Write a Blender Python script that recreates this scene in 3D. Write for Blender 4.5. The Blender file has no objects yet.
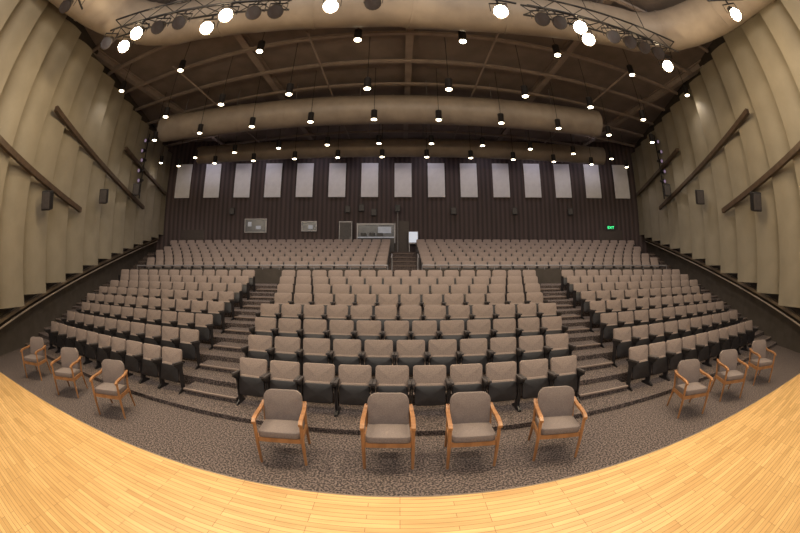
import bpy, math, random
from mathutils import Matrix, Vector
import bmesh
random.seed(4)
scene=bpy.context.scene
COL=scene.collection
# ---------------------------------------------------------------- materials
def mat(name,c1,c2=None,rough=.7,scale=8,bump=0.0,metal=0,detail=3,ramp=(.35,.65),stretch=None,emit=None,estr=0):
    m=bpy.data.materials.new(name); m.use_nodes=True
    nt=m.node_tree; b=nt.nodes['Principled BSDF']
    b.inputs['Roughness'].default_value=rough; b.inputs['Metallic'].default_value=metal
    if c2 is None: c2=tuple(x*.8 for x in c1)
    tc=nt.nodes.new('ShaderNodeTexCoord'); mp=nt.nodes.new('ShaderNodeMapping')
    nt.links.new(tc.outputs['Object'],mp.inputs[0])
    if stretch: mp.inputs['Scale'].default_value=stretch
    n=nt.nodes.new('ShaderNodeTexNoise'); n.inputs['Scale'].default_value=scale; n.inputs['Detail'].default_value=detail
    nt.links.new(mp.outputs[0],n.inputs['Vector'])
    r=nt.nodes.new('ShaderNodeValToRGB')
    r.color_ramp.elements[0].position=ramp[0]; r.color_ramp.elements[1].position=ramp[1]
    r.color_ramp.elements[0].color=(*c2,1); r.color_ramp.elements[1].color=(*c1,1)
    nt.links.new(n.outputs['Fac'],r.inputs[0]); nt.links.new(r.outputs[0],b.inputs['Base Color'])
    if bump:
        bp=nt.nodes.new('ShaderNodeBump'); bp.inputs['Strength'].default_value=bump; bp.inputs['Distance'].default_value=.01
        nt.links.new(n.outputs['Fac'],bp.inputs['Height']); nt.links.new(bp.outputs[0],b.inputs['Normal'])
    if emit:
        b.inputs['Emission Color'].default_value=(*emit,1); b.inputs['Emission Strength'].default_value=estr
    return m
M_fab=mat('seat_fabric',(.315,.25,.22),(.24,.19,.168),.9,60,.2)
M_fab2=mat('armchair_fabric',(.215,.175,.162),(.155,.127,.118),.9,90,.2)
M_blk=mat('black_plastic',(.018,.016,.018),(.012,.011,.012),.45,10)
M_shell=mat('grey_shell',(.07,.06,.06),(.05,.045,.045),.5,10)
M_wood=mat('chair_wood',(.37,.18,.075),(.27,.125,.05),.4,14,stretch=(1,1,.15))
M_carpet=mat('carpet',(.175,.135,.122),(.03,.023,.022),.95,40,.4,detail=2,ramp=(.44,.60))
M_nose=mat('step_nosing',(.26,.20,.17),(.17,.13,.11),.8,60)
M_wall=mat('dark_wall',(.07,.058,.048),(.055,.045,.037),.8,3)
M_panel=mat('wall_panel_paint',(.285,.253,.195),(.25,.222,.17),.55,1.5)
M_rail=mat('rail_wood',(.09,.058,.038),(.065,.042,.028),.5,6)
M_ledge=mat('ledge_paint',(.22,.17,.125),(.18,.14,.10),.5,6)
M_door=mat('door_paint',(.055,.036,.03),(.045,.03,.025),.5,6)
M_duct=mat('duct_paint',(.36,.305,.255),(.30,.255,.215),.5,2)
M_ceil=mat('ceiling_paint',(.27,.225,.205),(.21,.178,.165),.8,1.2)
M_beam=mat('beam_paint',(.36,.30,.27),(.30,.25,.225),.7,2)
M_white=mat('white_panel',(.84,.83,.87),(.78,.77,.81),.7,3)
M_metal=mat('grey_metal',(.30,.29,.30),(.24,.23,.24),.4,8,metal=.4)
M_lens=mat('can_lens',(1,.9,.7),(1,.9,.7),.3,5,emit=(1,.82,.55),estr=14)
M_big=mat('stage_lens',(1,.9,.7),(1,.9,.7),.3,5,emit=(1,.80,.50),estr=80)
M_glass=mat('dark_glass',(.03,.035,.05),(.02,.02,.03),.25,4)
M_boothglow=mat('booth_pale_glow',(.45,.47,.50),(.35,.37,.40),.6,5,emit=(.8,.85,1),estr=.12)  # faint emission lightens counter, booth screen and window reflection plates; none is a lamp
M_screen=mat('white_screen',(.6,.65,.75),(.55,.6,.7),.4,6,emit=(.8,.88,1),estr=.45)
M_green=mat('exit_green',(.02,.5,.1),(.02,.4,.08),.5,6,emit=(.05,1,.3),estr=2)
M_purple=mat('gel_lens',(.25,.15,.35),(.2,.12,.3),.3,6,emit=(.6,.45,.6),estr=.3)
def planks():
    m=bpy.data.materials.new('maple_boards'); m.use_nodes=True; nt=m.node_tree; b=nt.nodes['Principled BSDF']
    tc=nt.nodes.new('ShaderNodeTexCoord'); br=nt.nodes.new('ShaderNodeTexBrick')
    nt.links.new(tc.outputs['Object'],br.inputs['Vector'])
    br.inputs['Color1'].default_value=(.78,.51,.22,1); br.inputs['Color2'].default_value=(.61,.375,.145,1)
    br.inputs['Mortar'].default_value=(.30,.16,.055,1); br.inputs['Scale'].default_value=1
    br.inputs['Mortar Size'].default_value=.0032; br.inputs['Brick Width'].default_value=.85; br.inputs['Row Height'].default_value=.066
    br.offset=.37; br.offset_frequency=3
    n=nt.nodes.new('ShaderNodeTexNoise'); n.inputs['Scale'].default_value=1.3
    mp=nt.nodes.new('ShaderNodeMapping'); mp.inputs['Scale'].default_value=(1,9,1)
    nt.links.new(tc.outputs['Object'],mp.inputs[0]); nt.links.new(mp.outputs[0],n.inputs['Vector'])
    r=nt.nodes.new('ShaderNodeValToRGB'); r.color_ramp.elements[0].position=.3; r.color_ramp.elements[1].position=.7
    r.color_ramp.elements[0].color=(.80,.76,.70,1); r.color_ramp.elements[1].color=(1,1,1,1)
    nt.links.new(n.outputs['Fac'],r.inputs[0])
    mx=nt.nodes.new('ShaderNodeMixRGB'); mx.blend_type='MULTIPLY'; mx.inputs[0].default_value=1
    nt.links.new(br.outputs[0],mx.inputs[1]); nt.links.new(r.outputs[0],mx.inputs[2]); nt.links.new(mx.outputs[0],b.inputs['Base Color'])
    b.inputs['Roughness'].default_value=.38
    return m
M_maple=planks()
def slats():
    m=bpy.data.materials.new('dark_wood_slats'); m.use_nodes=True; nt=m.node_tree; b=nt.nodes['Principled BSDF']
    tc=nt.nodes.new('ShaderNodeTexCoord'); w=nt.nodes.new('ShaderNodeTexWave'); w.inputs['Scale'].default_value=1.05
    w.wave_type='BANDS'; w.bands_direction='X'
    nt.links.new(tc.outputs['Object'],w.inputs['Vector'])
    n=nt.nodes.new('ShaderNodeTexNoise'); n.inputs['Scale'].default_value=1.6
    mp=nt.nodes.new('ShaderNodeMapping'); mp.inputs['Scale'].default_value=(2.2,1,.15)
    nt.links.new(tc.outputs['Object'],mp.inputs[0]); nt.links.new(mp.outputs[0],n.inputs['Vector'])
    r=nt.nodes.new('ShaderNodeValToRGB'); r.color_ramp.elements[0].color=(.02,.014,.015,1); r.color_ramp.elements[1].color=(.115,.077,.075,1)
    mx=nt.nodes.new('ShaderNodeMixRGB'); mx.inputs[0].default_value=.5
    nt.links.new(w.outputs['Fac'],mx.inputs[1]); nt.links.new(n.outputs['Fac'],mx.inputs[2])
    nt.links.new(mx.outputs[0],r.inputs[0]); nt.links.new(r.outputs[0],b.inputs['Base Color'])
    b.inputs['Roughness'].default_value=.7
    bp=nt.nodes.new('ShaderNodeBump'); bp.inputs['Strength'].default_value=.6; bp.inputs['Distance'].default_value=.03
    nt.links.new(w.outputs['Fac'],bp.inputs['Height']); nt.links.new(bp.outputs[0],b.inputs['Normal'])
    return m
M_slat=slats()
# ---------------------------------------------------------------- mesh builder
class MB:
    def __init__(s): s.v=[]; s.f=[]; s.m=[]; s.mats=[]
    def mi(s,m):
        if m not in s.mats: s.mats.append(m)
        return s.mats.index(m)
    def add(s,vs,fs,m,X=None):
        o=len(s.v); i=s.mi(m)
        for v in vs:
            v=Vector(v); s.v.append(tuple(X@v if X else v))
        for f in fs: s.f.append(tuple(o+k for k in f)); s.m.append(i)
        return s
    def box(s,c,d,m,X=None):
        x,y,z=d[0]/2,d[1]/2,d[2]/2; T=Matrix.Translation(c)
        if X: T=T@X
        vs=[(a,b,e) for a in(-x,x) for b in(-y,y) for e in(-z,z)]
        return s.add(vs,[(0,1,3,2),(4,6,7,5),(0,4,5,1),(2,3,7,6),(0,2,6,4),(1,5,7,3)],m,T)
    def beam(s,a,b,w,h,m):
        a=Vector(a);b=Vector(b);d=b-a; q=d.to_track_quat('Y','Z').to_matrix().to_4x4()
        return s.box((a+b)/2,(w,d.length,h),m,q)
    def strip(s,pts,w,h,m):
        pts=[Vector(p) for p in pts]; vs=[];fs=[]
        for i,p in enumerate(pts):
            t=(pts[min(i+1,len(pts)-1)]-pts[max(i-1,0)]); t.z=0; t.normalize(); a=Vector((t.y,-t.x,0))*w/2; u=Vector((0,0,h/2))
            vs+=[p-a-u,p+a-u,p+a+u,p-a+u]
        n=len(pts)
        for i in range(n-1):
            for k in range(4): fs.append((i*4+k,i*4+(k+1)%4,i*4+4+(k+1)%4,i*4+4+k))
        fs+=[(3,2,1,0),(n*4-4,n*4-3,n*4-2,n*4-1)]
        return s.add(vs,fs,m)
    def tube(s,pts,r,m,n=10,caps=True):
        pts=[Vector(p) for p in pts]; vs=[];fs=[]; R=r if isinstance(r,(list,tuple)) else [r]*len(pts)
        for i,p in enumerate(pts):
            t=(pts[min(i+1,len(pts)-1)]-pts[max(i-1,0)]).normalized()
            up=Vector((0,0,1)) if abs(t.z)<.95 else Vector((0,1,0))
            a=t.cross(up).normalized(); b=a.cross(t)
            for k in range(n):
                an=2*math.pi*k/n; vs.append(p+R[i]*(math.cos(an)*a+math.sin(an)*b))
        for i in range(len(pts)-1):
            for k in range(n):
                k2=(k+1)%n; fs.append((i*n+k,i*n+k2,(i+1)*n+k2,(i+1)*n+k))
        if caps: fs.append(tuple(range(n-1,-1,-1))); fs.append(tuple((len(pts)-1)*n+k for k in range(n)))
        return s.add(vs,fs,m)
    def slab(s,w,h,t,rc,m,X=None,puff=0,n=4,e=.012,bow=0):
        rings=[(e*1.6,-t/2),(e*.4,-t/2+e*.5),(0,-t/2+e*1.3),(0,t/2-e*1.3),(e*.4,t/2-e*.5),(e*1.6,t/2)]
        vs=[];fs=[];N=0
        for ins,y in rings:
            a=w/2-ins;b=h/2-ins;r=max(rc-ins,.003);pts=[]
            for cx,cz,st in((a-r,b-r,0),(-a+r,b-r,90),(-a+r,-b+r,180),(a-r,-b+r,270)):
                for k in range(n+1):
                    an=math.radians(st+90*k/n); pts.append((cx+r*math.cos(an),cz+r*math.sin(an)))
            N=len(pts)
            for x,z in pts: vs.append((x,y-bow*(2*x/w)**2,z))
        for i in range(len(rings)-1):
            for k in range(N):
                k2=(k+1)%N; fs.append((i*N+k,i*N+k2,(i+1)*N+k2,(i+1)*N+k))
        c0=len(vs); vs.append((0,-t/2-puff,0)); c1=len(vs); vs.append((0,t/2+puff*.5,0))
        L=(len(rings)-1)*N
        for k in range(N):
            k2=(k+1)%N; fs.append((c0,k2,k)); fs.append((c1,L+k,L+k2))
        return s.add(vs,fs,m,X)
    def prof(s,pts,x0,x1,m):
        n=len(pts); vs=[(x0,p[0],p[1]) for p in pts]+[(x1,p[0],p[1]) for p in pts]
        fs=[tuple(range(n)),tuple(range(2*n-1,n-1,-1))]+[(i,i+n,(i+1)%n+n,(i+1)%n) for i in range(n)]
        return s.add(vs,fs,m)
    def mesh(s,name,smooth=False):
        me=bpy.data.meshes.new(name); me.from_pydata(s.v,[],s.f)
        for m in s.mats: me.materials.append(m)
        me.polygons.foreach_set('material_index',s.m)
        if smooth:
            me.polygons.foreach_set('use_smooth',[True]*len(me.polygons))
        me.update()
        bm=bmesh.new(); bm.from_mesh(me); bmesh.ops.recalc_face_normals(bm,faces=bm.faces); bm.to_mesh(me); bm.free()
        if smooth:
            try: me.set_sharp_from_angle(angle=math.radians(38))
            except Exception: pass
        return me
def obj(name,me,loc=(0,0,0),rz=0,parent=None,label=None,cat=None,group=None,kind=None,rot=None):
    o=bpy.data.objects.new(name,me); COL.objects.link(o); o.location=loc
    o.rotation_euler=rot if rot else (0,0,rz)
    if parent: o.parent=parent
    for k,v in(('label',label),('category',cat),('group',group),('kind',kind)):
        if v: o[k]=v
    return o
def thing(name,parts,loc,rz,label,cat,group=None,rot=None):
    r=obj(name,None,loc,rz,None,label,cat,group,rot=rot); r.empty_display_size=.2
    for p in parts:
        c=obj(p[0],p[1],parent=r)
        if len(p)>2: c.location=p[2]
        if len(p)>3: c['label']=p[3]
    return r
T=Matrix.Translation
def RX(a): return Matrix.Rotation(math.radians(a),4,'X')
# ---------------------------------------------------------------- room geometry functions
CAMH=2.4; XC=.3; CEIL=11.0
def wx(s,y): return -(9.7+.373*y) if s<0 else (10.0+.373*y)
def cc(Y): return max(0,.001+.0009*(Y-4.75))
def cy(Y,x): return Y-cc(Y)*(x-.15)**2
def xend(s,Y):
    x=wx(s,Y)
    for _ in range(30): x=wx(s,cy(Y,x))
    return x
NX=48
def arc(Y,z):
    a=xend(-1,Y)-.02;b=xend(1,Y)+.02
    return [(a+(b-a)*i/NX,cy(Y,a+(b-a)*i/NX),z) for i in range(NX+1)]
ROWY=[5.0+.95*k for k in range(8)]; ROWZ=[.08+.2*k for k in range(8)]
UPY=[14.55+.95*k for k in range(7)]; UPZ=[1.85+.235*k for k in range(7)]
BACKY=21.5
fb=MB()
fb.add([(-13,-4,0),(13,-4,0),(13,0,0),(-13,0,0)],[(0,1,2,3)],M_carpet)
edges=[(0.0,0.0)]
for Y,z in zip(ROWY,ROWZ): edges.append((Y-.75,z))
edges.append((11.9,1.68)); edges.append((13.62,UPZ[0]))
for Y,z in zip(UPY[1:],UPZ[1:]): edges.append((Y-.75,z))
pz=0
for i,(Y,z) in enumerate(edges):
    Yn=edges[i+1][0] if i+1<len(edges) else BACKY+.1
    A=arc(Y,z);B=arc(Yn,z);n=NX+1
    fb.add(A+B,[(k,k+1,n+k+1,n+k) for k in range(NX)],M_carpet)
    if z>pz:
        C=arc(Y,pz); fb.add(C+A,[(k,k+1,n+k+1,n+k) for k in range(NX)],M_carpet)
    pz=z
obj('floor',fb.mesh('floor'),kind='structure',label='speckled brown carpet on stepped seating tiers')
sb=MB(); n=40
def sy(x): return 2.75-.0076*(x+.2)**2
P=[(-13+26*i/n) for i in range(n+1)]
top=[(x,sy(x),.05) for x in P]; bk=[(x,-4,.05) for x in P]; lo=[(x,sy(x),0.0) for x in P]
sb.add(top+bk,[(k,k+1,n+1+k+1,n+1+k) for k in range(n)],M_maple)
sb.add(top+lo,[(k,k+1,n+1+k+1,n+1+k) for k in range(n)],M_nose)
obj('floor.001',sb.mesh('floor_stage'),kind='structure',label='glossy golden maple strip stage floor')
nb=MB(); A=[(x,sy(x)+.0,.052) for x in P];B=[(x,sy(x)+.02,.052) for x in P];C=[(x,sy(x)+.02,0.0) for x in P]
nb.add(A+B,[(k,k+1,n+1+k+1,n+1+k) for k in range(n)],M_ledge); nb.add(B+C,[(k,k+1,n+1+k+1,n+1+k) for k in range(n)],M_ledge)
obj('trim_1',nb.mesh('trim_1'),kind='structure',label='thin edging along the stage lip')
for s,nm in((-1,'wall_left'),(1,'wall_right')):
    b=MB(); y0,y1=-4,18.6
    a=Vector((wx(s,y0)+s*.0,y0,0)); c=Vector((wx(s,y1),y1,0)); d=Vector((s*.35,0,0))
    b.add([a,c,c+d,a+d,a+Vector((0,0,CEIL)),c+Vector((0,0,CEIL)),c+d+Vector((0,0,CEIL)),a+d+Vector((0,0,CEIL))],
      [(0,1,5,4),(1,2,6,5),(2,3,7,6),(3,0,4,7),(4,5,6,7),(0,3,2,1)],M_wall)
    obj(nm,b.mesh(nm),kind='structure',label='dark painted side wall behind curved acoustic panels')
b=MB(); A=arc(BACKY,1.5);B=arc(BACKY,CEIL); n=NX+1
b.add(A+B,[(k,k+1,n+k+1,n+k) for k in range(NX)],M_slat)
A2=[(x,y+.3,z) for x,y,z in A];B2=[(x,y+.3,z) for x,y,z in B]
b.add(A2+B2,[(k,k+1,n+k+1,n+k) for k in range(NX)],M_wall)
obj('wall_back',b.mesh('wall_back'),kind='structure',label='curved rear wall of dark brown vertical wood slats')
b=MB(); b.box((0,9,CEIL+.1),(40,27,.2),M_ceil)
obj('ceiling',b.mesh('ceiling'),kind='structure',label='dark taupe painted ceiling deck')
for i,x in enumerate((-12,-5.8,.35,6.5,12.6)):
    b=MB(); b.box((0,0,0),(.28,17,.04),M_beam); b.box((0,0,-.3),(.28,17,.04),M_beam); b.box((0,0,-.15),(.05,17,.3),M_beam)
    obj('ceiling_beam',b.mesh('beam'),(x,12,CEIL-.03),label='taupe painted steel beam under the ceiling',cat='beam',group='long ceiling beams')
for i in range(8):
    y=5.6+i*1.9; w=wx(1,y)-.4
    b=MB(); b.box((0,0,0),(2*w,.14,.12),M_beam)
    obj('ceiling_purlin',b.mesh('purlin'),(0,y,CEIL-.42),label='thin painted purlin crossing the ceiling',cat='beam',group='cross purlins')
for x in(-8.9,-3.1,3.3,9.2):
    obj('ceiling_conduit',MB().tube([(x,8.6,10.25),(x,20.0 if abs(x)<5 else 18.6,10.25)],.045,M_beam,8).mesh('conduit',True),label='slim painted conduit pipe below the purlins',cat='pipe',group='ceiling conduits')
# ---------------------------------------------------------------- side wall panels
def led(y): return .95+.232*(y-3) if y>0 else .95-.7
for s in(-1,1):
    d=Vector((s*.373,1,0)).normalized(); nrm=Vector((-s*d.y, abs(d.x),0))
    base=Vector((wx(s,0),0,0)); np_=15; pw=1.33
    for i in range(np_):
        u0=-1.3+i*pw; b=MB(); front=[];back=[]
        K=8
        for k in range(K+1):
            f=k/K; u=u0+f*(pw+.1); off=.10+.52*f+.12*math.sin(math.pi*f)
            p=base+d*u+nrm*off; front.append(p); back.append(p-nrm*.05)
        o=base+d*u0
        yb=o.y; zb=max(led(yb),.6)+.45; zt=10.15
        if (base+d*(u0+pw)).y>17.7: continue
        vs=[];
        for lst in(front,back):
            for z in(zb,zt):
                for p in lst: vs.append((p.x-o.x,p.y-o.y,z))
        n=K+1; fs=[]
        for k in range(K):
            fs+=[(k,k+1,n+k+1,n+k),(2*n+k,3*n+k,3*n+k+1,2*n+k+1),(k,2*n+k,2*n+k+1,k+1),(n+k,n+k+1,3*n+k+1,3*n+k)]
        fs+=[(0,n,3*n,2*n),(K,2*n+K,3*n+K,n+K)]
        b.add(vs,fs,M_panel)
        obj('acoustic_wall_panel',b.mesh('acoustic_panel',True),(o.x,o.y,0),label='tall curved olive-tan acoustic panel on the side wall',cat='wall panel',group='curved side wall panels')
    b=MB(); b.strip([(wx(s,y)-s*.10,y,max(.6,led(y))) for y in(.5,1.6,3,17.3)],.2,.10,M_ledge)
    obj('trim_2' if s<0 else 'trim_3',b.mesh('ledge'),kind='structure',label='tan painted ledge capping the lower side wall')
    rail=MB(); rp=[(wx(s,y)-s*.30,y,led(y)-.15) for y in(2.6,17.0)]
    rail.tube(rp,.03,M_duct,8)
    parts=[('rail',rail.mesh('rail',True))]
    br=MB(); br.beam((0,0,-.04),(-s*.3,0,0),.03,.03,M_metal); bm_=br.mesh('bracket')
    for j in range(9):
        y=3+j*1.7; parts.append(('bracket',bm_,(wx(s,y),y,led(y)-.17)))
    thing('handrail',parts,(0,0,0),0,'long sloping tan handrail along the side wall','handrail','side wall handrails')
    for (y0,z0,y1,z1) in((1.2,5.65,7.3,4.45),(4.4,7.25,13.6,5.6),(10.4,7.9,17.0,7.1)):
        b=MB(); o=.80
        b.strip([(wx(s,y0)-s*o,y0,z0),(wx(s,y1)-s*o,y1,z1)],.16,.17,M_rail)
        obj('wall_rail',b.mesh('wall_rail'),label='sloping dark wood rail fixed across the wall panels',cat='rail',group='sloping wall rails')
    for y,z in((4.9,4.35),(8.7,5.2),(11.9,6.2)):
        a=MB(); a.slab(.38,.58,.34,.03,M_blk); g=MB(); g.slab(.32,.50,.02,.02,M_shell,T((0,-.18,0)))
        k=MB(); k.beam((0,.1,0),(0,.42,0),.06,.06,M_metal)
        t=thing('wall_speaker',[('cabinet',a.mesh('cab')),('grille',g.mesh('gr')),('bracket',k.mesh('bk'))],(wx(s,y)-s*1.15,y,z),0,'small black loudspeaker on a wall bracket','speaker','side wall speakers',rot=(math.radians(15),0,-s*math.radians(40)))
    y=12.6; px=wx(s,y)-s*1.0
    pole=MB().tube([(0,0,0),(0,0,3.6)],.035,M_blk,8)
    b1=MB(); b1.beam((0,0,0),(s*.7,0,0),.05,.05,M_blk); bm1=b1.mesh('boom_bracket')
    parts=[('pole',pole.mesh('pole')),('bracket',bm1,(0,0,.2)),('bracket',bm1,(0,0,3.2))]
    h=MB(); h.tube([(0,.05,0),(0,-.1,-.03),(0,-.3,-.08)],[.07,.10,.12],M_blk,12); h.tube([(0,-.301,-.08),(0,-.306,-.081)],.09,M_purple,12)
    hm=h.mesh('boom_lamp',True)
    for j in range(6): parts.append(('spotlight',hm,(-s*.12*(j%2),-.05,.4+.55*j)))
    thing('lighting_boom',parts,(px,y,5.9),0,'vertical black pipe with a stack of small stage lights','stage light stand','side lighting booms')
# ---------------------------------------------------------------- ducts
def duct(pts,r,label):
    parts=[('duct_body',MB().tube(pts,r,M_duct,28).mesh('duct',True))]
    acc=0
    for a,c in zip(pts,pts[1:]):
        a=Vector(a);c=Vector(c);acc+=(c-a).length
        if acc>2.4:
            acc=0; dd=(c-a).normalized(); m=(a+c)/2
            parts.append(('joint_band',MB().tube([m-dd*.04,m+dd*.04],r+.02,M_duct,28).mesh('band',True)))
    for i in range(2,len(pts)-1,max(1,len(pts)//7)):
        p=pts[i]; parts.append(('hanger',MB().tube([(p[0],p[1],p[2]+r*.9),(p[0],p[1],CEIL)],.02,M_metal,6).mesh('hang')))
    thing('air_duct',parts,(0,0,0),0,label,'air duct')
duct([(x*1.0+XC,13.5-.008*x*x,9.35) for x in [(-12.3+21.6*i/36) for i in range(37)]],.68,'large round tan ventilation duct under the ceiling')
duct([(x*1.0+XC,18.3-.010*x*x,9.25) for x in [(-12.7+25*i/40) for i in range(41)]],.55,'long slender round tan ventilation duct under the ceiling')
ZD=9.9
p=[(-8.7,-3+i*.8,ZD) for i in range(8)]
for i in range(1,9):
    a=math.pi/2*i/8; p.append((-8.7+2.4*(1-math.cos(a)),2.6+3.6*math.sin(a),ZD))
p+=[(-6.3+i*.7,6.2+1.0*math.sin(min(1,i/9)*math.pi/2),ZD) for i in range(1,10)]
right=[(-q[0]+.6,q[1]+.1,q[2]) for q in reversed(p)]
duct(p+right,.74,'huge round tan duct sweeping around above the stage lights')
# ---------------------------------------------------------------- truss, stage lights
def truss(x0,y0,x1,y1,z,hf):
    a=Vector((x0,y0,z)); c=Vector((x1,y1,z)); d=(c-a); L=d.length; d.normalize(); nn=Vector((-d.y,d.x,0))
    V=lambda o,h:nn*o+Vector((0,0,h)); parts=[]
    for o,h in ((-.2,0),(.2,0),(-.2,.4),(.2,.4)): parts.append(('chord',MB().tube([a+V(o,h),c+V(o,h)],.03,M_blk,8).mesh('ch',True)))
    N=int(L/.4)
    for (o,h),(o2,h2) in(((-.2,0),(-.2,.4)),((.2,0),(.2,.4)),((-.2,0),(.2,0))):
        pts=[a+d*(i*L/N)+(V(o,h) if i%2 else V(o2,h2)) for i in range(N+1)]
        parts.append(('brace',MB().tube(pts,.016,M_blk,6).mesh('br')))
    for f in hf:
        q=a+d*L*f+nn*-.2; parts.append(('hanger',MB().tube([q+Vector((0,0,.4)),(q.x,q.y,CEIL)],.012,M_blk,6).mesh('hg')))
    thing('lighting_truss',parts,(0,0,0),0,'black box lighting truss hung below the ceiling','truss','lighting trusses')
    return lambda f,side=-1:a+d*L*f+nn*.2*side
TZ=8.55
tl=truss(-7.6,4.1,-2.6,5.5,TZ,(.35,.7,.97)); tr=truss(3.0,5.6,8.0,5.2,TZ,(.03,.35,.75))
def pipe(x0,y0,x1,y1,z):
    pts=[(x0,y0,z),(x1,y1,z)]
    parts=[('pipe_body',MB().tube(pts,.03,M_blk,8).mesh('pp',True))]
    for f in(.1,.9): parts.append(('hanger',MB().tube([(x0+(x1-x0)*f,y0+(y1-y0)*f,z),(x0+(x1-x0)*f,y0+(y1-y0)*f,CEIL)],.012,M_blk,6).mesh('ph')))
    thing('lighting_pipe',parts,(0,0,0),0,'thin black lighting pipe hung from the ceiling','pipe','lighting pipes')
pipe(-2.3,5.55,2.8,5.6,8.75); pipe(7.4,2.6,8.2,1.6,8.8); pipe(-7.2,1.2,-7.9,2.6,8.8)
def fixture(lens):
    bd=MB().tube([(0,.24,0),(0,.22,0),(0,.05,0),(0,-.2,0),(0,-.26,0)],[.07,.12,.14,.17,.19],M_blk,16,caps=True)
    ln=MB().tube([(0,-.262,0),(0,-.27,0)],.165,lens,16)
    return [('housing',bd.mesh('fx',True)),('lens',ln.mesh('ln'))]
yk=MB(); yk.beam((-.21,0,0),(-.21,0,.28),.015,.04,M_blk); yk.beam((.21,0,0),(.21,0,.28),.015,.04,M_blk); yk.beam((-.22,0,.28),(.22,0,.28),.04,.015,M_blk); yk.tube([(0,0,.27),(0,0,.42)],.03,M_blk,8)
YK=yk.mesh('yoke')
FXon=fixture(M_big); FXoff=fixture(M_glass)
def place(p,on):
    p=Vector(p)-Vector((0,0,.44)); dd=Vector((p.x*.4,-.5,1.5))-p
    rz=math.atan2(dd.x,-dd.y); el=-math.atan2(dd.z,math.hypot(dd.x,dd.y))
    r=thing('stage_light',[('yoke',YK)],p,rz,'lit black stage spotlight with glowing warm lens' if on else 'unlit black stage spotlight on a yoke','stage light','lit stage lights' if on else 'unlit stage lights')
    for nm,me in (FXon if on else FXoff):
        c=obj(nm,me,parent=r); c.rotation_euler=(el,0,0)
    if on:
        L=bpy.data.lights.new('stage_beam','SPOT'); L.energy=BEAM; L.spot_size=math.radians(95); L.spot_blend=.9; L.color=(1,.84,.62); L.shadow_soft_size=.12
        lo=bpy.data.objects.new('stage_beam',L); COL.objects.link(lo)
        d=(Vector((p[0]*.7,.2,0))-p).normalized(); lo.location=p+d*.45; lo.rotation_euler=d.to_track_quat('-Z','Y').to_euler()
        L=bpy.data.lights.new('lens_spill','POINT'); L.energy=120; L.color=(1,.76,.46); L.shadow_soft_size=.1
        lo=bpy.data.objects.new('lens_spill',L); COL.objects.link(lo); lo.location=p+d*.42
BEAM=350
for f,sd in((.12,1),(.24,-1),(.62,1),(.73,-1)): place(tl(f,sd),True)
for f in(.03,.37,.49,.86,.96): place(tl(f,-1),False)
for f,sd in((.25,-1),(.33,1),(.90,1)): place(tr(f,sd),True)
for f in(.05,.14,.45,.56,.66,.77): place(tr(f,-1),False)
place((-1.55,5.559,8.75),True); place((2.3,5.595,8.75),True); place((-.6,5.567,8.75),False); place((7.8,2.1,8.8),True); place((-7.55,1.9,8.8),False)
# cans
can=MB().tube([(0,0,.42),(0,0,.40),(0,0,.0),(0,0,-.02)],[.06,.13,.13,.14],M_blk,14); ln=MB().tube([(0,0,-.022),(0,0,-.028)],.115,M_lens,14)
CM=can.mesh('can',True); LM=ln.mesh('cl')
for Y,sp,nn,cv,z0,en in((8.45,3.3,3,.004,9.5,225),(10.1,2.8,4,.004,8.5,170),(12.42,2.62,4,.008,8.35,125),(15.6,2.6,5,.004,8.5,85),(17.3,2.42,5,.010,8.35,60)):
    st=MB().tube([(0,0,.41),(0,0,CEIL-z0)],.012,M_blk,6).mesh('stem')
    for n_ in range(-nn,nn+2):
        x=-1.15*(sp/2.87)+sp*n_; yy=Y-cv*(x-XC)**2
        if x<wx(-1,yy)+1 or x>wx(1,yy)-1: continue
        thing('pendant_downlight',[('housing',CM),('stem',st),('lens',LM)],(x,yy,z0),0,'black cylinder downlight on a thin stem, lit','ceiling light','pendant downlights')
        en2=en*.35 if wx(1,yy)-abs(x)<2 else en
        L=bpy.data.lights.new('downlight','SPOT'); L.energy=en2; L.spot_size=math.radians(125); L.spot_blend=.8; L.color=(1,.88,.76) if Y<13 else (1,.88,.88); L.shadow_soft_size=.09
        lo=bpy.data.objects.new('downlight',L); COL.objects.link(lo); lo.location=(x,yy,z0-.06)
# ---------------------------------------------------------------- auditorium seats
SW=.58
bk=MB().slab(.515,.44,.075,.045,M_fab,T((0,.13,.575))@RX(-13),puff=.012); bks=MB().slab(.48,.40,.02,.04,M_shell,T((0,.18,.565))@RX(-13))
sc=MB().slab(.47,.32,.07,.05,M_fab,T((0,.045,.36))@RX(-14),puff=.008); sp=MB().slab(.48,.32,.035,.05,M_blk,T((0,-.012,.345))@RX(-14))
stand=[(-.14,0),(.2,0),(.2,.03),(.08,.08),(.1,.46),(.17,.54),(-.15,.565),(-.15,.53),(-.02,.45),(-.03,.08),(-.14,.03)]
a1=MB().prof(stand,-.286,-.264,M_blk); a2=MB().prof(stand,.264,.286,M_blk)
def armr(x): return MB().box((x,-.02,.575),(.045,.30,.03),M_shell,RX(-4))
SEATP=[('backrest',bk.mesh('backrest',True)),('back_shell',bks.mesh('back_shell',True)),('seat_cushion',sc.mesh('cushion',True)),('seat_pan',sp.mesh('seat_pan',True),(0,0,0),'black moulded underside of the folded seat'),
 ('side_frame',a1.mesh('sf1')),('side_frame',a2.mesh('sf2')),('armrest',armr(-.263).mesh('ar1')),('armrest',armr(.263).mesh('ar2'))]
def add_seat(b,X,simple=True):
    b.slab(.515,.44,.075,.045,M_fab,X@T((0,.13,.575))@RX(-13),n=1)
    b.slab(.48,.32,.08,.04,M_blk,X@T((0,.01,.35))@RX(-14),n=1)
    for x in(-.274,.274): b.box(X@Vector((x,0.02,.28)),(.02,.2,.56),M_blk,X.to_3x3().to_4x4())
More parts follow.
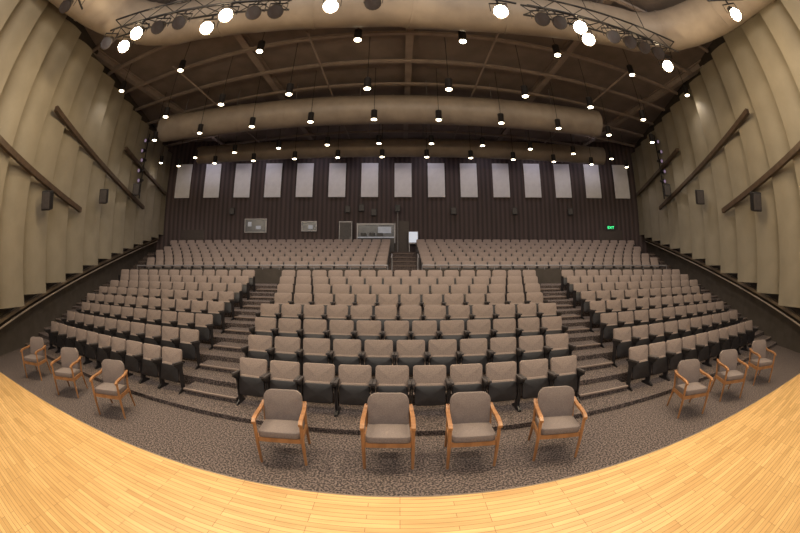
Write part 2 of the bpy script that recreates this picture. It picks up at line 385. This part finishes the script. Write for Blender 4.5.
one=MB(); add_seat(one,Matrix.Identity(4)); ONE=one.mesh('auditorium_seat_simple',True)
slots=[]; GAP={}
for k in range(8):
    f=k/7
    blocks=[(-2.86-1.44*f,3.2+1.8*f,'c'),(xend(-1,ROWY[k])+1.75-.35*f,-4.0-1.3*f,'l'),(4.3+1.7*f,xend(1,ROWY[k])-1.75+.35*f,'r')]
    ext={}
    for a,c,t in blocks:
        n_=int((c-a)/SW+.35); w=n_*SW
        x0={'c':(a+c)/2-w/2,'l':c-w,'r':a}[t]; ext[t]=(x0,x0+w)
        for i in range(n_): slots.append((x0+SW*(i+.5),ROWY[k],ROWZ[k],k))
    GAP[k]=ext
ups=[]; UEXT={}
for k in range(7):
    for a,c,t in((xend(-1,UPY[k])+1.2,-.55,'l'),(.95,xend(1,UPY[k])-1.2,'r')):
        n_=int((c-a)/SW); x0=c-n_*SW if t=='l' else a
        UEXT[(k,t)]=(x0,x0+n_*SW)
        for i in range(n_): ups.append((x0+SW*(i+.5),UPY[k],UPZ[k],8+k))
ups.sort(key=lambda q:(q[3],abs(q[0])))
allS=slots+ups
for i,(x,Y,z,k) in enumerate(allS[:300]):
    rz=math.atan(-2*cc(Y)*(x-.15)); y=cy(Y,x)-.2
    lab='folded theatre seat with tan fabric back and black pan'
    if k<5: thing('auditorium_seat',SEATP,(x,y,z),rz,lab,'seat','auditorium seats')
    else: obj('auditorium_seat',ONE,(x,y,z),rz,None,lab,'seat','auditorium seats')
b=MB()
for (x,Y,z,k) in allS[300:]:
    rz=math.atan(-2*cc(Y)*(x-.15)); y=cy(Y,x)-.2
    add_seat(b,T((x,y,z))@Matrix.Rotation(rz,4,'Z'))
obj('auditorium_seat_rows',b.mesh('seat_rows',True),label='dense rows of tan folding seats in the upper tier',cat='seat',group='auditorium seats',kind='stuff')
# ---------------------------------------------------------------- aisle steps
def step(x,Y,z,w,h=.1,d=.42):
    y=cy(Y,x); rz=math.atan(-2*cc(Y)*(x-.15))
    b=MB().box((0,-d/2,-h/2),(w,d,h),M_carpet); nz=MB().box((0,-d-.005,-.012),(w,.05,.03),M_nose)
    thing('aisle_step',[('tread',b.mesh('tread')),('nosing',nz.mesh('nosing'))],(x,y-.004,z),rz,'carpeted aisle half step with a pale nosing','step','aisle half steps')
for k in range(1,9):
    e=GAP[k-1]; Y=(ROWY[k]-.75) if k<8 else 11.9; zt=(ROWZ[k] if k<8 else 1.68)-.1
    for a,c in((e['l'][1],e['c'][0]),(e['c'][1],e['r'][0])): step((a+c)/2,Y,zt,c-a-.08)
    a=xend(-1,Y)+.08; c=e['l'][0]; step((a+min(c-.1,a+1.2))/2,Y,zt,min(c-.1,a+1.2)-a)
    a=xend(1,Y)-.08; c=e['r'][1]; step((a+max(c+.1,a-1.2))/2,Y,zt,a-max(c+.1,a-1.2))
for k in range(1,7):
    Y=UPY[k]-.75; step(.2,Y,UPZ[k]-.117,1.2,.117)
    a=xend(-1,Y)+.06; c=UEXT[(k-1,'l')][0]-.12; step((a+c)/2,Y,UPZ[k]-.117,c-a,.117)
    a=xend(1,Y)-.06; c=UEXT[(k-1,'r')][1]+.12; step((a+c)/2,Y,UPZ[k]-.117,a-c,.117)
# ---------------------------------------------------------------- cross aisle parapet
pm=MB().tube([(0,0,0),(0,.0,.17)],.018,M_metal,6).mesh('post')
for a,c in((xend(-1,13.6)+1.4,-.5),(.9,xend(1,13.6)-1.4)):
    N=16; xs=[a+(c-a)*i/N for i in range(N+1)]
    b=MB().strip([(x,cy(13.6,x),2.0) for x in xs],.1,.62,M_wall)
    r=MB().tube([(x,cy(13.55,x),2.44) for x in xs],.035,M_metal,8)
    parts=[('parapet_wall',b.mesh('pw')),('rail',r.mesh('pr',True))]
    for x in xs: parts.append(('post',pm,(x,cy(13.55,x),2.27)))
    thing('parapet',parts,(0,0,0),0,'low dark cross-aisle parapet with grey metal rail','parapet','cross-aisle parapets')
for x in(-.35,.78):
    b=MB().tube([(x,13.7,1.86),(x,13.7,2.75),(x,14.6,2.95),(x,14.6,2.1)],.025,M_metal,8)
    obj('stair_handrail',b.mesh('hr',True),label='short looped metal handrail at the upper aisle',cat='handrail',group='upper aisle handrails')
# ---------------------------------------------------------------- rear wall items
def wallpt(x,off=.0):
    Y=BACKY; y=cy(Y,x); rz=math.atan(-2*cc(Y)*(x-.15)); return (x+off*math.sin(rz)*1,y-off*math.cos(rz)),rz
WPm=MB().slab(1.12,2.35,.08,.02,M_white).mesh('white_panel'); WFm=MB().box((0,.05,0),(1.0,.06,2.1),M_wall).mesh('batten')
for i in range(-7,8):
    st_=2.17*abs(i); xx=.2; L_=0; sg=1 if i>0 else -1
    while L_<st_:
        dxx=.05; L_+=dxx*math.sqrt(1+(2*cc(BACKY)*(xx-.15))**2); xx+=sg*dxx
    (px,py),rz=wallpt(xx,.12)
    thing('acoustic_panel',[('panel_face',WPm),('mounting_batten',WFm)],(px,py,8.1),rz,'pale grey fabric acoustic panel on the dark slat wall','acoustic panel','wall-mounted acoustic panels')
def wbox(name,x,z,w,h,d,m,frame=None,label='',cat='',extra=(),group=None):
    (px,py),rz=wallpt(x,d/2+.01)
    parts=[]
    b=MB().box((0,0,0),(w,d,h),m); parts.append(('pane' if frame else 'cabinet',b.mesh('b')))
    if frame:
        v=MB().box((0,0,0),(.06,d+.05,h+.12),frame).mesh('fv'); hh=MB().box((0,0,0),(w,d+.05,.06),frame).mesh('fh')
        for sx in(-1,1): parts.append(('frame_side',v,(sx*(w/2+.03),-.02,0)))
        for sz in(-1,1): parts.append(('frame_rail',hh,(0,-.02,sz*(h/2+.03))))
    else: parts.append(('grille',MB().box((0,-d/2-.01,0),(w*.85,.02,h*.85),M_shell).mesh('g')))
    parts+=list(extra)
    return thing(name,parts,(px,py,z),rz,label,cat,group)
sm=MB().box((.2,-.05,-.12),(.35,.02,.22),M_boothglow); sm2=MB().box((-.4,-.05,.1),(.25,.02,.3),M_boothglow)  # pale glowing plates painted as reflections on the window glass
wbox('booth_window',-9.4,5.05,1.4,.8,.08,M_glass,M_metal,'framed dark observation window with painted pale reflections','window',[('painted_reflection',sm.mesh('sm')),('painted_reflection',sm2.mesh('sm2'))])
sm=MB().box((.1,-.05,-.05),(.3,.02,.25),M_boothglow)
wbox('booth_window',-5.9,5.0,.9,.55,.08,M_glass,M_metal,'small framed dark observation window','window',[('painted_reflection',sm.mesh('sm'))])
parts=[('counter',MB().box((0,-.35,-.22),(2.3,.6,.07),M_boothglow).mesh('bb')),('opening',MB().box((0,-.03,.05),(2.3,.04,1.15),M_glass).mesh('bb2')),  # counter glows faintly in place of light inside the booth
 ('front_wall',MB().box((0,-.50,-.68),(2.3,.1,.85),M_shell).mesh('fw')),('header',MB().box((0,-.08,.68),(2.5,.14,.10),M_metal).mesh('hd')),
 ('screen',MB().box((.55,-.12,.30),(.85,.05,.42),M_boothglow).mesh('scr'))]
jm=MB().box((0,-.08,.05),(.09,.14,1.2),M_metal).mesh('mu')
for x in(-1.2,1.2): parts.append(('jamb',jm,(x,0,0)))
eq=MB().slab(.34,.26,.2,.02,M_blk).mesh('eq')
for x in(-.8,-.25,.25): parts.append(('equipment',eq,(x,-.3,-.05)))
(px,py),rz=wallpt(-1.55,.05)
thing('control_booth',parts,(px,py,4.45),rz,'control booth opening with pale counter and equipment','control booth')
cb=MB().slab(.85,2.0,.5,.02,M_metal,T((0,0,1.0))); cd=MB().box((-.0,-.265,1.0),(.74,.02,1.85),M_shell); hd=MB().box((.3,-.285,.9),(.03,.03,.2),M_metal)
(px,py),rz=wallpt(-3.5,.4); thing('equipment_cabinet',[('body',cb.mesh('cb')),('door',cd.mesh('cd')),('handle',hd.mesh('hd'))],(px,py,UPZ[6]),rz,'tall grey equipment cabinet beside the booth','cabinet')
(px,py),rz=wallpt(.1,.02)
obj('door_1',MB().box((0,0,.0),(.95,.04,2.1),M_door).mesh('door'),(px,py,UPZ[6]+1.05),rz,kind='structure',label='dark wooden door in the rear wall')
(px,py),rz=wallpt(-.15,.6)
thing('loudspeaker_stand',[('pole',MB().tube([(0,0,.03),(0,0,2.6)],.035,M_metal,8).mesh('po')),('base_plate',MB().tube([(0,0,0),(0,0,.03)],.22,M_blk,16).mesh('ba')),('speaker_cabinet',MB().slab(.34,.45,.28,.02,M_blk,T((0,0,2.82))).mesh('sc'))],(px,py,UPZ[6]),rz,'tall thin metal stand carrying a small black loudspeaker','speaker stand')
bx=MB().slab(.62,.80,.3,.02,M_metal); sc_=MB().box((0,-.16,.03),(.54,.02,.66),M_screen)
(px,py),rz=wallpt(.85,.5); lg=MB().box((0,0,-.65),(.05,.2,.6),M_metal).mesh('le')
thing('display_cabinet',[('housing',bx.mesh('bx')),('screen',sc_.mesh('sc')),('leg',lg,(-.25,0,0)),('leg',lg,(.25,0,0))],(px,py,UPZ[6]+.95),rz,'small white cabinet with a pale glowing front on legs','cabinet')
for x,z in((-2.5,6.2),(-1.7,5.9),(-3.4,6.1),(-11,6),(3.5,6),(7.5,6),(11.2,6)):
    wbox('wall_speaker',x,z,.32,.44,.25,M_blk,None,'small black loudspeaker on the slat wall','speaker',group='slat wall speakers')
(px,py),rz=wallpt(13.9,.1)
cu=bpy.data.curves.new('exit_text','FONT'); cu.body='EXIT'; cu.size=.24; cu.align_x='CENTER'; cu.align_y='CENTER'; cu.extrude=.004
e=thing('exit_sign',[('housing',MB().box((0,0,0),(.72,.08,.34),M_blk).mesh('es'))],(px,py,4.95),rz,'green illuminated exit sign on the dark wall','exit sign')
tmp=bpy.data.objects.new('tmp_text',cu); COL.objects.link(tmp); bpy.context.view_layer.update()
me=bpy.data.meshes.new_from_object(tmp.evaluated_get(bpy.context.evaluated_depsgraph_get())); bpy.data.objects.remove(tmp)
me.materials.clear(); me.materials.append(M_green)
to=obj('lettering',me,parent=e,label='glowing green letters reading EXIT'); to.location=(0,-.048,0); to.rotation_euler=(math.pi/2,0,0)
for i,x in enumerate((13.9,-13.6)):
    (px,py),rz=wallpt(x,.02); obj('door_%d'%(i+2),MB().box((0,0,0),(1.7,.05,2.1),M_door).mesh('door'),(px,py,3.75),rz,kind='structure',label='dark double door in the rear wall')
# ---------------------------------------------------------------- armchairs
bk=MB().slab(.51,.47,.08,.11,M_fab2,T((0,.22,.61))@RX(-14),puff=.018,n=6,bow=.03)
se=MB().slab(.52,.50,.09,.06,M_fab2,T((0,-.01,.42))@RX(90-3),puff=.015,n=5)
def leg_f(sx): return MB().tube([(sx*.285,-.24,0),(sx*.285,-.25,.3),(sx*.285,-.245,.6)],[.018,.023,.023],M_wood,8)
def leg_b(sx): return MB().tube([(sx*.27,.32,0),(sx*.27,.24,.25),(sx*.27,.20,.42),(sx*.27,.27,.68)],[.017,.022,.023,.018],M_wood,8)
def arm_(sx): return MB().strip([(sx*.285,-.29,.60),(sx*.287,-.24,.625),(sx*.289,-.1,.635),(sx*.287,.08,.63),(sx*.283,.18,.64),(sx*.272,.275,.665)],.05,.03,M_wood)
AC=[('backrest',bk.mesh('abk',True)),('seat',se.mesh('ase',True)),('front_apron',MB().box((0,-.235,.355),(.55,.025,.06),M_wood).mesh('ap')),('rear_apron',MB().box((0,.2,.355),(.53,.025,.06),M_wood).mesh('ap'))]
for sx in(-1,1): AC+= [('side_rail',MB().box((sx*.275,-.02,.355),(.025,.45,.06),M_wood).mesh('sr')),('leg',leg_f(sx).mesh('lf',True)),('leg',leg_b(sx).mesh('lb',True)),('armrest',arm_(sx).mesh('arm'))]
for x,yf,rz in((-1.45,3.32,8),(-.14,3.4,1),(.86,3.36,-3),(1.98,3.26,-12),(-4.7,3.22,22),(-6.24,3.12,28),(-7.9,2.95,28),(4.75,3.2,-20),(6.05,3.05,-26),(7.5,2.9,-28)):
    thing('armchair',AC,(x,yf+.22,0),math.radians(rz),'wooden armchair with taupe upholstered seat and rounded back','armchair','row of loose armchairs')
# ---------------------------------------------------------------- lights
def area(loc,tgt,sx,sy_,e,col):
    L=bpy.data.lights.new('unseen_hall_fill','AREA'); L.shape='RECTANGLE'; L.size=sx; L.size_y=sy_; L.energy=e; L.color=col
    o=bpy.data.objects.new('unseen_hall_fill',L); COL.objects.link(o); o.location=loc
    o.rotation_euler=(Vector(tgt)-Vector(loc)).to_track_quat('-Z','Y').to_euler()
area((0,-3.2,8.5),(0,7,2),14,1.5,740,(1,.90,.78))  # unseen fill lamp added behind the camera to brighten the hall
for x in(-12.5,-9,-5.4,-1.8,1.8,5.4,9,12.5):  # unseen spots added to brighten the pale rear panels, no fixtures there
    (px,py),rz=wallpt(x,2.2)
    L=bpy.data.lights.new('added_panel_fill','SPOT'); L.energy=85; L.spot_size=math.radians(115); L.spot_blend=1; L.color=(.95,.89,1); L.shadow_soft_size=.15
    lo=bpy.data.objects.new('added_panel_fill',L); COL.objects.link(lo); lo.location=(px,py,10.2)
    (qx,qy),rz=wallpt(x,0); lo.rotation_euler=(Vector((qx,qy,7.2))-lo.location).to_track_quat('-Z','Y').to_euler()
w=bpy.data.worlds.new('world'); scene.world=w; w.use_nodes=True
w.node_tree.nodes['Background'].inputs[0].default_value=(1,.92,.86,1); w.node_tree.nodes['Background'].inputs[1].default_value=.27
scene.view_settings.view_transform='Standard'
# ---------------------------------------------------------------- camera
cd=bpy.data.cameras.new('camera'); cam=bpy.data.objects.new('camera',cd); COL.objects.link(cam)
cam.location=(0,0,CAMH); cam.rotation_euler=(math.radians(90),0,0)
cd.type='PANO'; cd.sensor_width=36; cd.sensor_fit='HORIZONTAL'
cd.clip_end=200
for tgt in (cd,getattr(cd,'cycles',None)):
    if tgt is None: continue
    try:
        tgt.panorama_type='FISHEYE_EQUISOLID'; tgt.fisheye_lens=15.0; tgt.fisheye_fov=math.radians(200)
        break
    except Exception as ex: print('pano fail',ex)
scene.camera=cam
